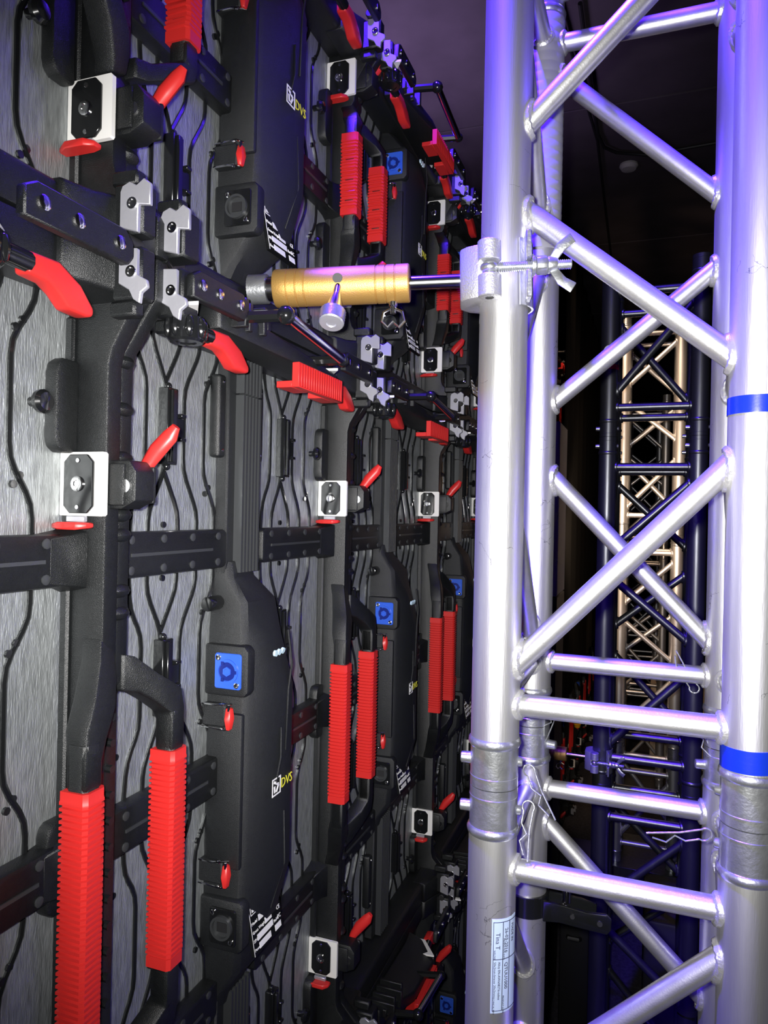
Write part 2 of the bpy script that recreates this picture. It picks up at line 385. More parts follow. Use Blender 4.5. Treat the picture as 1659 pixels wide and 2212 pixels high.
    # side latches on the right-hand frame
    for zl in latches:
        bm = bmesh.new(); prism(bm, [(.001, zl - .026), (.044, zl - .026), (.0455, zl - .0245), (.0455, zl + .0245), (.044, zl + .026), (.001, zl + .026), (-.0005 + .001, zl + .0245), (.0005, zl - .0245)], 'y', .4770, .4812)
        lp = obj('latch_plate', bm, M['white'], root, label='white square latch plate')
        bm = bmesh.new(); c = .006
        prism(bm, [(.006 , zl - .024 + c), (.006 + c, zl - .024), (.036 - c, zl - .024), (.036, zl - .024 + c), (.036, zl + .024 - c), (.036 - c, zl + .024), (.006 + c, zl + .024), (.006, zl + .024 - c)], 'y', .4745, .4772)
        obj('latch_insert', bm, M['black'], lp, .0006, label='glossy black insert')
        bm = bmesh.new()
        lathe(bm, (.021, .4746, zl), (.021, .46, zl), [(0, .0062), (.0014, .0062), (.0020, .005), (.0020, .003), (.0012, .0026), (.0012, .0004)], 16)
        for s in (-1, 1): lathe(bm, (.021, .4746, zl + s * .019), (.021, .46, zl + s * .019), [(0, .0022), (.0008, .0018), (.0008, .0004)], 8)
        obj('insert_screw', bm, M['steel'], lp)
        # latch body wrapping the rail
        bm = bmesh.new(); prism(bm, [(.034, zl - .020), (.055, zl - .020), (.069, zl - .013), (.069, zl + .011), (.062, zl + .020), (.034, zl + .020)], 'y', .486, .510)
        box(bm, .040, .060, .4825, .486, zl - .017, zl + .017); box(bm, .048, .068, .510, .514, zl - .015, zl + .016)
        lb = obj('latch_body', bm, M['frame'], root, .0025, 2)
        bm = bmesh.new(); lathe(bm, (.059, .486, zl - .001), (.059, .47, zl - .001), [(0, .0055), (.0015, .0055), (.0015, .0005)], 16); obj('latch_pivot', bm, M['steel'], lb)
        bm = bmesh.new()
        dirp = [(.050, .518, zl + .004), (.054, .519, zl + .018), (.063, .521, zl + .031), (.074, .523, zl + .043), (.079, .524, zl + .051)]
        rs = [(.005, .0055), (.0055, .006), (.006, .008), (.0055, .0075), (.003, .004)]
        sec = []
        for (p, (a, b)) in zip(dirp, rs):
            px, py, pz = p
            sec.append([(px + b * math.cos(t) * .8, py + a * math.sin(t), pz - b * math.cos(t) * .6) for t in [i * math.pi / 5 for i in range(10)]])
        loft(bm, sec); obj('latch_lever', bm, M['red'], lb, label='red lever')
        bm = bmesh.new(); box(bm, .012, .030, .472, .4765, zl - .031, zl - .0262); rb = obj('release_tongue', bm, M['silver'], lp, .0005)
        bm = bmesh.new(); loft(bm, [[(-.002 + .003 + u, .468 + v, zl - .0345 + t) for u, v, t in ((0, 0, -.002), (0, 0, .002), (0, .008, .002), (0, .008, -.002))],
                                    [(.012 + u, .462 + v, zl - .034 + t) for u, v, t in ((0, 0, -.003), (0, 0, .003), (0, .014, .003), (0, .014, -.003))],
                                    [(.030 + u, .462 + v, zl - .034 + t) for u, v, t in ((0, 0, -.003), (0, 0, .003), (0, .014, .003), (0, .014, -.003))],
                                    [(.037 + u, .468 + v, zl - .0335 + t) for u, v, t in ((0, 0, -.002), (0, 0, .002), (0, .008, .002), (0, .008, -.002))]])
        obj('release_lever', bm, M['red'], root, .0008, label='small red release tab')
    # hub (power and data box), fins
    hz = hubz
    YL, YR = .198, .300
    top = ([(.250, .205, .272, .019, .020), (.232, .203, .276, .024, .024), (.205, .202, .292, .042, .044)] if H > .6 else [(.214, .207, .270, .008, .009), (.200, .206, .274, .016, .018), (.188, .204, .280, .028, .032)]) + [(.165, .199, .290, .046, .054), (.105, YL, .296, .050, .068), (.03, YL, YR, .051, .066)]
    def hsec(z, l, r, h1, h2):
        return [(0, l, z), (h1 - .006, l + .002, z), (h1, l + .009, z), (h2, l + (r - l) * .52, z), (h2, r - .022, z), (h2 - .012, r - .006, z), (0, r, z)]
    secs = [hsec(hz + d, l, r, h1, h2) for d, l, r, h1, h2 in top] + [hsec(hz - d, l, r, h1, h2) for d, l, r, h1, h2 in reversed(top)]
    bm = bmesh.new(); loft(bm, secs); hub = obj('power_box', bm, M['hub'], root, .0015, 2, 25)
    bm = bmesh.new()   # raised corner trim lines and battery-door block
    box(bm, .004, .0475, YL - .004, YL + .004, hz - .085, hz + .085); obj('box_door', bm, M['hub'], hub, .003, 2)
    bm = bmesh.new()
    sweep(bm, [(.0665, .262, hz + .17), (.0690, .268, hz + .13), (.0685, .262, hz + .10), (.0675, .2605, hz + .03)], rect(.002, .003), hint=(1, 0, 0))
    sweep(bm, [(.0670, .249, hz + .06), (.0672, .249, hz + .025), (.0665, .240, hz - .002)], rect(.002, .003), hint=(1, 0, 0))
    sweep(bm, [(.0665, .2605, hz - .04), (.0680, .262, hz - .10), (.058, .250, hz - .15)], rect(.002, .003), hint=(1, 0, 0))
    obj('box_ridge', bm, M['hub'], hub, .0006)
    bm = bmesh.new()
    for i in range(3): cyl(bm, (.0668, .229 + i * .0085, hz + .148 + i * .0004), (.0695, .229 + i * .0085, hz + .148), .0036, 12)
    obj('indicator_lenses', bm, M['lens'], hub, label='row of three pale indicator lenses')
    # connectors on the side that faces back down the aisle
    for kk, (zc, m1) in enumerate(((hz + .132, 'blue'), (hz - .146, 'black'))):
        bm = bmesh.new(); c = .006
        prism(bm, [(.0, zc - .028), (.050, zc - .028), (.055, zc - .022), (.055, zc + .022), (.050, zc + .028), (0, zc + .028)], 'y', YL - .006, YL + .010)
        pod = obj('connector_pod', bm, M['hub'], hub, .003, 2)
        bm = bmesh.new(); prism(bm, [(.0165 , zc - .0195), (.0455, zc - .0195), (.0475, zc - .0175), (.0475, zc + .0175), (.0455, zc + .0195), (.0165, zc + .0195), (.0145, zc + .0175), (.0145, zc - .0175)], 'y', YL - .0085, YL - .0055)
        pw = obj('power_socket' if kk == 0 else 'data_socket', bm, M[m1], pod, .0008)
        bm = bmesh.new()
        hx = .031
        n = 24; y0 = YL - .0085
        for (r0, r1, d) in ((.0105, .0135, .0018),) if kk == 0 else ((.0105, .013, .004),):
            lathe(bm, (hx, y0, zc), (hx, y0 - .02, zc), [(0, r1), (d, r1), (d, r0), (0.0002, r0), (.0002, .0005)], n)
        obj('socket_ring', bm, M['blue'] if kk == 0 else M['fin'], pw)
        bm = bmesh.new()
        if kk == 0:
            lathe(bm, (hx, y0 - .0002, zc), (hx, y0 - .02, zc), [(0, .0100), (.0006, .0100), (.0006, .0062), (.0004, .006), (.0004, .001)], n)
            for t in (0, 2.1, 4.2): box(bm, hx + .0105 * math.cos(t) - .0018, hx + .0105 * math.cos(t) + .0018, y0 - .0022, y0 - .0003, zc + .0105 * math.sin(t) - .0018, zc + .0105 * math.sin(t) + .0018)
        else:
            box(bm, hx - .006, hx + .006, y0 - .0012, y0 - .0002, zc - .005, zc + .005)
        obj('socket_well', bm, M['blue_dark'] if kk == 0 else M['rubber'], pw)
        if kk == 0:
            bm = bmesh.new(); lathe(bm, (hx, y0 - .0005, zc), (hx, y0 - .02, zc), [(0, .0052), (.0016, .0052), (.0016, .0035), (.0008, .003), (.0008, .0005)], 6); obj('socket_core', bm, M['blue'], pw)
        bm = bmesh.new()
        for (dx, dz) in ((-.0115, .0145), (.0115, -.0145)):
            lathe(bm, (hx + dx, y0, zc + dz), (hx + dx, y0 - .02, zc + dz), [(0, .0031), (.0010, .0031), (.0014, .0022), (.0009, .0008), (.0009, .0002)], 12)
        obj('flange_screw', bm, M['steel'], pw)
        if kk == 1:
            bm = bmesh.new(); prism(bm, [(.0165 , zc - .0195), (.0455, zc - .0195), (.0475, zc - .0175), (.0475, zc + .0175), (.0455, zc + .0195), (.0165, zc + .0195), (.0145, zc + .0175), (.0145, zc - .0175)], 'y', YL - .0092, YL - .0086)
            bm.free()
    # toggle clips
    for zc, up_ in ((hz + .083, 1), (hz - .088, -1)):
        bm = bmesh.new(); box(bm, .0, .030, YL - .010, YL + .002, zc - .012, zc + .012); cl = obj('toggle_clip', bm, M['hub'], hub, .0015)
        bm = bmesh.new(); 
        for s in (-1, 1): tube(bm, [(.002, YL - .012, zc + s * .0125), (.020, YL - .013, zc + s * .0128), (.030, YL - .012, zc + s * .0140), (.036, YL - .006, zc + s * .013)], .0011, 6); ball(bm, (.027, YL - .011, zc + s * .0133), .0022)
        tube(bm, [(.034, YL - .009, zc + .0125), (.034, YL - .009, zc + .006)], .0016, 6)
        obj('clip_wire', bm, M['steel'], cl)
        bm = bmesh.new(); loft(bm, [[(.0305, YL - .010, zc + .009), (.0360, YL - .009, zc + .009), (.0360, YL - .003, zc + .009), (.0305, YL - .003, zc + .009)],
                                    [(.0310, YL - .014, zc - .002), (.0380, YL - .012, zc - .002), (.0380, YL - .003, zc - .002), (.0310, YL - .003, zc - .002)],
                                    [(.0330, YL - .013, zc - .014), (.0370, YL - .012, zc - .014), (.0370, YL - .006, zc - .014), (.0330, YL - .006, zc - .014)]])
        obj('clip_lever', bm, M['red'], cl, .0008, label='red clip lever')
    # logo and rating plate
    lg = hub
    bm = bmesh.new(); y0, z0, s = .230, hz - .015, .020; h = .0668
    for (a, b, c, d) in ((0, s, 0, .0016), (0, s, s - .0016, s), (0, .0016, 0, s), (s - .0016, s, 0, s)): box(bm, h, h + .0004, y0 + a, y0 + b, z0 + c, z0 + d)
    for (a, b) in (((.004, .016), (.015, .011)), ((.015, .011), (.010, .0035)), ((.0065, .0035), (.0055, .011))):
        sweep(bm, [(h + .0002, y0 + a[0], z0 + a[1]), (h + .0002, y0 + b[0], z0 + b[1])], rect(.0004, .003), hint=(1, 0, 0))
    obj('logo_mark', bm, M['print_white'], lg, label='white square logo with arrow')
    text('logo_lettering', 'DVS', .0155, M['print_yellow'], lg, WALLM(h + .0001, y0 + s + .001, z0 + .004), 'yellow DVS lettering')
    bm = bmesh.new(); py, pz = .205, hz - .198; hb = .0
    # rating plate lies on the sloping lower face
    Pm = Matrix.Translation((.0590, .213, hz - .186)) @ Matrix.Rotation(math.radians(-11), 4, 'Y')
    plate_h = .054; plate_w = .066
    def PL(bm): bmesh.ops.transform(bm, matrix=Pm, verts=bm.verts)
    box(bm, -.0040, .0002, 0, plate_w, 0, plate_h); PL(bm); rp = obj('rating_plate', bm, M['black'], hub)
    bm = bmesh.new()
    for (a, b, c, d) in ((.030, .062, .040, .050), (.017, .047, .0310, .0375), (.029, .044, .0215, .028), (.010, .045, .0125, .019), (.012, .038, .003, .0095), (.048, .062, .003, .0095), (.0, .0006, 0, plate_h)):
        box(bm, .0002, .0005, a, b, c, d)
    for (a, b, c, d) in ((.003, .0138, .0425, .0433), (.003, .0138, .0518, .0526), (.003, .0038, .0425, .0526), (.013, .0138, .0425, .0526), (.006, .011, .045, .050)): box(bm, .0002, .0005, a, b, c, d)
    PL(bm); obj('plate_fields', bm, M['print_white'], rp)
    TM = lambda y, z: Pm @ WALLM(.00045, y, z)
    text('plate_title', 'Optic-2', .0085, M['ink'], rp, TM(.033, .0425))
    for s_, y_, z_ in (('Model', .002, .032), ('Gross Weight', .002, .0225), ('S/N', .002, .0135), ('Power', .002, .004), ('CE', .056, .023), ('FC', .056, .013), ('RoHS', .047, .013)):
        text('plate_lettering', s_, .0048 if len(s_) > 2 else .0065, M['print_white'], rp, TM(y_, z_))
    text('plate_logo_lettering', 'DVS', .0055, M['print_yellow'], rp, TM(.0145, .045))
    # fins above and below the hub
    if hasfins:
        for (za, zb) in ((hz + .235, H - .037), (.037, hz - .235)):
            bm = bmesh.new(); box(bm, 0, .016, .205, .272, za, zb); fb = obj('heat_sink', bm, M['hub'], root, .002)
            bm = bmesh.new()
            brk = H - .076
            for i in range(6):
                y = .2200 + i * .0072
                segs = [(za + .002, brk - .001), (brk + .001, zb)] if zb > brk else [(za + .002, zb - .002)]
                for (a, b) in segs: box(bm, .0155, .0265, y, y + .0034, a, b)
            obj('heat_sink_fins', bm, M['fin'], fb, kind='stuff')
            for zz in ((za + zb) / 2 + .055 * (1 if zb > brk else 0),):
                for yy0, yy1 in ((.190, .2045), (.2725, .287)):
                    bm = bmesh.new(); prism(bm, [(yy0, zz - .046), (yy1, zz - .046), (yy1, zz + .046), (yy0, zz + .046)], 'x', 0, .014); pc = obj('side_cover', bm, M['frame'], fb, .004, 3)
                    bm = bmesh.new()
                    for s in (-1, 1): ball(bm, (.0135, (yy0 + yy1) / 2, zz + s * .038), .0022, seg=8, rings=4)
                    obj('cover_screws', bm, M['steel'], pc, kind='stuff')
    # stub bolt by the hub shoulder
    bm = bmesh.new(); cyl(bm, (.010, .178, hz + .205), (.010, .203, hz + .205), .008, 14); obj('stub_bolt', bm, M['black'], root, .002, 2)
    # ---- hardware along the top edge
    zt = H
    for (yk, sgn) in ((.034, .90), (.325, .78)):
        bm = bmesh.new(); prism(bm, [(.050, yk - .018), (.100, yk - .012), (.070, yk + .030), (.050, yk + .030)], 'z', zt - .0355, zt - .0325)
        lpq = obj('lever_bracket', bm, M['white'], root, label='pale triangular bracket plate')
        bm = bmesh.new(); prof = [(0, .008), (.006, .008), (.007, .015), (.026, .016), (.028, .014), (.028, .009), (.027, .0085), (.027, .001)]
        lathe(bm, (.080, yk, zt - .0356), (.080, yk, zt - .1), prof, 18)
        for i in range(8):
            t = i * math.pi / 4; ball(bm, (.080 + .0152 * math.cos(t), yk + .0152 * math.sin(t), zt - .052), .004, .004, .010, 8, 4)
        kn = obj('locking_knob', bm, M['black'], root)
        bm = bmesh.new(); cyl(bm, (.074, yk + .012, zt - .047), (.072, yk + .046, zt - .047), .007, 10); obj('lever_stem', bm, M['black'], kn)
        bm = bmesh.new(); pf = [(0, .007), (.034, .008), (.060, -.002), (.077, -.016), (.076, -.022), (.068, -.023), (.046, -.022), (.034, -.014), (.022, -.009), (0, -.008)]
        prism(bm, [(yk + .044 + a * sgn, zt - .047 + b) for a, b in pf], 'x', .062, .076); obj('locking_lever', bm, M['red'], kn, .0028, 3, label='red cranked locking lever')
    for (ya, yb) in ((.020, .108), (.345, .445)):
        bm = bmesh.new(); prism(bm, [(ya, zt - .029), (ya, zt - .010), (ya + .010, zt - .004), (yb - .008, zt - .004), (yb, zt - .012), (yb, zt - .022), (yb - .006, zt - .029)], 'x', .0885, .0965)
        ar = obj('hinge_arm', bm, M['frame'], root, .0012)
        bm = bmesh.new()
        for q in (.15, .45, .85): lathe(bm, (.0965, ya + (yb - ya) * q, zt - .016), (.1, ya + (yb - ya) * q, zt - .016), [(0, .005), (.0012, .005), (.0018, .004), (.0018, .001)], 12)
        obj('arm_screw', bm, M['steel'], ar)
    for i, y in enumerate((.118, .136, .154, .172)):
        bm = bmesh.new(); box(bm, .045, .090 - .006 * (i % 2), y - .004, y + .003, zt - .030, zt + .0 - .002); box(bm, .060, .078, y - .009, y + .007, zt - .022, zt - .010); obj('hinge_bracket', bm, M['frame'], root, .001)
    bm = bmesh.new(); loft(bm, [[(.044, .10, zt - .034), (.070, .10, zt - .034), (.070, .10, zt - .006), (.044, .10, zt - .006)], [(.044, .20, zt - .044), (.098, .20, zt - .048), (.098, .20, zt - .030), (.044, .20, zt - .012)],
                                [(.044, .31, zt - .050), (.100, .31, zt - .060), (.100, .31, zt - .042), (.044, .31, zt - .018)], [(.044, .335, zt - .03), (.070, .335, zt - .034), (.070, .335, zt - .02), (.044, .335, zt - .01)]])
    sw = obj('swing_arm', bm, M['frame'], root, .003, 2)
    bm = bmesh.new()
    box(bm, .0985, .107, .196, .312, zt - .075, zt - .0485); box(bm, .080, .0985, .196, .236, zt - .075, zt - .068); box(bm, .080, .0985, .272, .312, zt - .075, zt - .068)
    for i in range(18): box(bm, .107, .1082, .200 + i * .0062, .2036 + i * .0062, zt - .074, zt - .0495)
    obj('slide_grip', bm, M['red'], sw, .0008, label='red grooved slide grip')
    bm = bmesh.new(); tube(bm, [(.125, .132, zt - .018), (.127, .262, zt - .034)], .0058, 14); cr = obj('crank_rod', bm, M['steel'], root)
    bm = bmesh.new(); ball(bm, (.125, .130, zt - .018), .0095); ball(bm, (.127, .264, zt - .034), .008)
    bm.free()
    for (a, b, rr) in (((.125, .130, zt - .018), (.060, .115, zt - .020), .0095), ((.127, .264, zt - .034), (.070, .250, zt - .036), .008)):
        bm = bmesh.new(); ball(bm, a, rr); tube(bm, [a, b], .006, 8); obj('crank_arm', bm, M['black'], cr)
    return root

EPS = []
pA = make_panel(1.0, (.139, .812), .485, .480, .195, True, 'led_panel')
pB = make_panel(.5, (.117, .428), .268, .268, .115, False, 'led_panel')
allo = list(bpy.data.objects)
tA = build_tree(pA, allo); tB = build_tree(pB, allo)

def flatten(tree, name):
    """one mesh of a whole panel, for the far columns whose parts are too small to see"""
    me = bpy.data.meshes.new(name); bm = bmesh.new(); mats = []
    def rec(t):
        o, ch = t
        if o.type == 'MESH' and not o.name.startswith(('plate_', 'module_screws', 'rivets', 'insert_screw', 'cover_screws', 'flange_screw', 'socket_core')):
            m = o.data.materials[0]
            if m not in mats: mats.append(m)
            n0 = len(bm.faces); bm.from_mesh(o.data); bm.faces.ensure_lookup_table()
            for f in bm.faces[n0:]: f.material_index = mats.index(m)
        for k in ch: rec(k)
    rec(tree); bm.to_mesh(me); bm.free()
    for m in mats: me.materials.append(m)
    return me
fA, fB = flatten(tA, 'led_panel'), flatten(tB, 'led_panel')
colname = ['cut off by the left edge of the photo', 'in the first whole column, left of the gold brace', 'in the second column, behind the gold brace',
           'in the third column, just left of the truss', 'in the fourth column, half hidden by the truss']
ordn = ['fifth', 'sixth', 'seventh', 'eighth', 'ninth', 'tenth', 'eleventh', 'twelfth']
rows = [('short top-row LED panel back', .205, 'B'), ('tall middle-row LED panel back', -.795, 'A'), ('tall bottom-row LED panel back', -1.795, 'A')]
first = {'A': True, 'B': True}
for c in range(13):
    for rn, zb, ty in rows:
        where = colname[c] if c < 5 else 'in the %s column, seen past the truss' % ordn[c - 5]
        yl = -.008 + c * YP
        if c < 6:
            if first[ty]: o = pA if ty == 'A' else pB; first[ty] = False
            else: o = copy_tree(tA if ty == 'A' else tB)
        else:
            o = bpy.data.objects.new('led_panel', fA if ty == 'A' else fB); COL.objects.link(o); o['category'] = 'led panel'
        o.location = (-.455, yl, zb + EZ); o['label'] = rn + ' ' + where; o['group'] = 'black LED wall panels seen from behind'

# ---------------------------------------------------------------- truss
S = .239; CR = .025; BR = .0115
def weld(bm, p, q, r=.0135):
    p = Vector(p); d = (Vector(q) - p).normalized()
    lathe(bm, p - d * .002, p + d * .02, [(0, r + .004), (.004, r + .0035), (.008, r + .0008), (.010, BR)], 14)
def section(name, x, y, z0, L, label, mats, rz=0., top=True, pins=True, group=None, clips=True, patt=0):
    root = empty(name, (x, y, z0 + EZ), label, 'truss', group, rz)
    C = {'FL': (0, 0), 'FR': (S, 0), 'BL': (0, S), 'BR': (S, S)}
    ch = {}
    for k, (cx, cy) in C.items():
        bm = bmesh.new()
        lathe(bm, (cx, cy, .048), (cx, cy, L), [(0, CR * .9), (0, CR), (L - .096 + (0 if top else .047), CR), (L - .096 + (0 if top else .047), CR * .9)], 40)
        ch[k] = obj('chord', bm, mats[0], root)
        # coupler halves: machined sleeve ending in a weld bead
        for (za, sg) in ((0.0005, 1),) + (((L - .0005, -1),) if top else ()):
            bm = bmesh.new()
            pr = [(0, CR * .80), (0, .0248), (.009, .0248), (.0094, .0252), (.0104, .0252), (.0108, .0248), (.040, .0248), (.041, .0260), (.044, .0272), (.048, .0266), (.050, CR)]
            lathe(bm, (cx, cy, za), (cx, cy, za + sg), pr, 40)
            obj('coupler', bm, mats[3], ch[k])
    def brace(p, q, nm='brace'):
        p = Vector(p); q = Vector(q); d = (q - p).normalized(); a = p + d * .0; b = q
        bm = bmesh.new(); sweep(bm, [a, b], circ(BR, 20)); br = obj(nm, bm, mats[1], root)
        # weld collars hugging the chord surface
        for s0, dd, e in ((a, d, p), (b, -d, q)):
            bm = bmesh.new()
            u = dd.orthogonal().normalized(); v = dd.cross(u); cur = []
            for i in range(28):
                t = 2 * math.pi * i / 28; rr = BR + .0012 + .0005 * (i % 2); o_ = (u * math.cos(t) + v * math.sin(t)) * rr
                A = dd.x ** 2 + dd.y ** 2; Bq = 2 * (o_.x * dd.x + o_.y * dd.y); Cq = o_.x ** 2 + o_.y ** 2 - (CR + .0008) ** 2
                k = (-Bq + math.sqrt(max(0, Bq * Bq - 4 * A * Cq))) / (2 * A); cur.append(s0 + o_ + dd * k)
            rings = []
            for i, c in enumerate(cur):
                tn = (cur[(i + 1) % 28] - cur[i - 1]).normalized(); n0 = (dd - tn * dd.dot(tn)).normalized(); b0 = tn.cross(n0); w_ = .0030 if i % 2 else .0036
                rings.append([bm.verts.new(c + n0 * w_ * 1.25 * math.cos(2 * math.pi * j / 6) + b0 * w_ * math.sin(2 * math.pi * j / 6)) for j in range(6)])
            for i in range(28):
                a_, b_ = rings[i], rings[(i + 1) % 28]
                for j in range(6): bm.faces.new((a_[j], a_[(j + 1) % 6], b_[(j + 1) % 6], b_[j]))
            obj('weld_bead', bm, mats[2], br)
    faces = [('FL', 'FR', 0), ('BR', 'BL', 0), ('BL', 'FL', 0), ('FR', 'BR', 0)]
    # pattern seen from the front: left .11 -> right .352 ; right .417 -> left .61 ; left .675 -> right .885
    if L > .8: D = [(.105, .355), (.415, .612), (.665, .890)]; HS = (.085, .915); 
    elif L > .4: D = [(.105, .395)]; HS = (.085, .415)
    for a, b, mir in faces:
        A, B = C[a], C[b]
        for i, (u, v) in enumerate(D):
            P, Q = (A, B) if i % 2 == 0 else (B, A)
            brace((P[0], P[1], u), (Q[0], Q[1], v))
        for hz in HS: brace((A[0], A[1], hz), (B[0], B[1], hz), 'cross_brace')
    if z0 < -1.4:     # foot section stands on a steel plate
        bm = bmesh.new(); box(bm, -.07, S + .07, -.07, S + .07, -(z0 + EZ) + .0005, 0); obj('base_plate', bm, M['alu_dark'], root, .001)
    return root, C, ch
mA = [M['alu'], M['alu_brace'], M['weld'], M['zinc']]
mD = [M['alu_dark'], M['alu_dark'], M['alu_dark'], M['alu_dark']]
def pin(root, cx, cy, z, ang, L=.036):
    d = Vector((math.cos(ang), math.sin(ang), 0)); c = Vector((cx, cy, z))
    bm = bmesh.new(); lathe(bm, c - d * (CR + .010), c + d, [(0, .0045), (.001, .0058), (.010, .0062), (.0115, .0062), (.0625, .0050), (.064, .004)], 14)
    return obj('coupler_pin', bm, M['zinc'], root)
def rclip(root, p, d1, d2, r=.0009):
    """spring clip: ring at p, one straight and one wavy leg toward d1"""
    p = Vector(p); d1 = Vector(d1).normalized(); d2 = Vector(d2).normalized(); bm = bmesh.new()
    loop = [p + d1 * .006 * math.cos(t) + d2 * .006 * math.sin(t) for t in [i * .45 for i in range(2, 13)]]
    tube(bm, loop, r, 6)
    tube(bm, [loop[0], p + d1 * .022 + d2 * .001, p + d1 * .052 - d2 * .001], r, 6)
    tube(bm, [loop[-1], p + d1 * .016 - d2 * .007, p + d1 * .026 - d2 * .002, p + d1 * .033 - d2 * .009, p + d1 * .046 - d2 * .005], r, 6)
    return obj('spring_clip', bm, M['zinc'], root)
TX, TY, TR = -.1435, .7506, -.0132
secs = []
for z0, L, lb in ((.718, 1.0, 'bright aluminium square truss section at the very top of the near tower'),
                  (-.282, 1.0, 'scratched aluminium truss section with clamp and violet light, middle of near tower'),
                  (-1.282, 1.0, 'aluminium truss section with pale blue sticker, below the pinned joints'),
                  (-1.782, .5, 'short aluminium truss section at the foot of the near tower')):
    r, C, ch = section('truss_section', TX, TY, z0, L, lb, mA, TR)
    secs.append((r, C, ch))
# pins and spring clips at the joints of the near tower
for ri in (0, 1, 2):
    r, C, ch = secs[ri]
    for k, (cx, cy) in C.items():
        side = -1 if k[1] == 'L' else 1
        for dz in (.025, -.025):
            ang = math.radians(8) if k in ('FL', 'BR') else math.radians(172)
            pin(ch[k], cx, cy, dz, ang)
    if ri == 1:
        rclip(ch['FL'], (CR + .012, -.004, .020), (.5, -.1, -.75), (.75, 0, .5)); rclip(ch['FL'], (CR + .012, -.004, -.017), (.05, -.2, -.9), (.9, 0, .05))
        rclip(ch['BL'], (CR + .012, S - .004, .030), (-.25, -.3, -.9), (.9, 0, -.2))
        rclip(ch['FR'], (S - CR - .012, -.002, -.017), (-.95, 0, -.12), (.1, 0, .9)); rclip(ch['BR'], (S - CR - .012, S - .003, .030), (.5, -.3, -.8), (.8, 0, .5))
        rclip(ch['BR'], (S - CR - .012, S - .003, .068), (-.4, -.1, .9), (.9, 0, .4))
# tapes and sticker on the near tower
def band(name, cx, cy, z0, z1, m, parent, rr=.02545, a0=0, a1=2 * math.pi, n=48, label=None, tilt=0):
    bm = bmesh.new(); full = abs(a1 - a0 - 2 * math.pi) < 1e-3
    k = n if full else n + 1; ra = []; rb = []; rc = []; rd = []
    for i in range(k):
        t = a0 + (a1 - a0) * i / n; dz = tilt * math.cos(t)
        for lst, rad, z in ((ra, rr, z0), (rb, rr, z1), (rc, rr - .0004, z1), (rd, rr - .0004, z0)): lst.append(bm.verts.new((cx + rad * math.cos(t), cy + rad * math.sin(t), z + dz)))
    for i in range(n if full else n):
        j = (i + 1) % k
        if not full and i == n: break
        for p, q in ((ra, rb), (rb, rc), (rc, rd), (rd, ra)): bm.faces.new((p[i], p[j], q[j], q[i]))
    return obj(name, bm, m, parent, label=label)
r1, C1, ch1 = secs[1]
band('tape_band', S, 0, .378, .394, M['tape'], ch1['FR'], .0256, label='blue tape band')
r2, C2, ch2 = secs[2]
band('tape_band', S, 0, .052, .073, M['tape'], ch1['FR'], .0256, label='blue tape band', tilt=.001)
bm = bmesh.new(); pr = [(0, .0252)]; t = 0
while t < .30: pr += [(t + .001, .0262), (t + .011, .0266), (t + .0125, .0260)]; t += .013
pr += [(.303, .0252)]
lathe(bm, (0, S, .635), (0, S, 2), pr, 32); obj('grey_wrap', bm, M['wrap'], ch1['BL'], label='dull grey tape wrapped in overlapping turns')
# pale blue inspection sticker wrapped on the lower left chord
a0, a1 = math.radians(-76), math.radians(-4)
st = band('inspection_sticker', 0, 0, 0.7770, 0.8718, M['sticker'], ch2['FL'], .0254, a0, a1, 20, label='pale blue inspection sticker with printed grid')
band('sticker_line', 0, 0, 0.7794, 0.7798, M['ink'], st, .0258, a0 + .06, a1, 20); band('sticker_line', 0, 0, 0.8686, 0.8691, M['ink'], st, .0258, a0 + .06, a1, 20); band('sticker_line', 0, 0, 0.8311, 0.8316, M['ink'], st, .0258, a0 + .06, a1, 20)
for t in (.06, .46, .78):
    band('sticker_line', 0, 0, 0.7794, 0.8691, M['ink'], st, .0258, a0 + t, a0 + t + .022, 2)
def wraptext(s, size, ang, ztop, parent):
    cu = bpy.data.curves.new('sticker_lettering', 'FONT'); cu.body = s; cu.size = size; cu.extrude = .0001; cu.resolution_u = 2
    t = bpy.data.objects.new('tmp', cu); COL.objects.link(t); me = bpy.data.meshes.new_from_object(t); bpy.data.objects.remove(t)
    for v in me.vertices:   # text runs downwards; letters' tops point towards larger angle
        x, y, z = v.co; th = ang + y / .0256; rad = .0258 + z
        v.co = (rad * math.cos(th), rad * math.sin(th), ztop - x)
    me.materials.clear(); me.materials.append(M['ink']); o = bpy.data.objects.new('sticker_lettering', me); COL.objects.link(o); o.parent = parent
    me.update()
wraptext('Tina T', .0064, a0 + .17, 0.8584, st); wraptext('WELDER', .0026, a0 + .09, 0.8410, st)
wraptext('26-03-2016', .0054, a0 + .56, 0.8623, st); wraptext('PRODUCTION DATE', .0023, a0 + .49, 0.8521, st)
wraptext('QTUU1000', .0056, a0 + .56, 0.8276, st); wraptext('PRODUCT CODE', .0023, a0 + .49, 0.7944, st)
wraptext('Alloy EN-AW6082T6-tubes', .0034, a0 + .28, 0.8291, st); wraptext('50x2mm-braces 20x2mm', .0034, a0 + .10, 0.8291, st)
wraptext('TECHNICAL INFO', .0023, a0 + .09, 0.7944, st)
wraptext('MADE IN', .0046, a0 + .90, 0.8647, st)

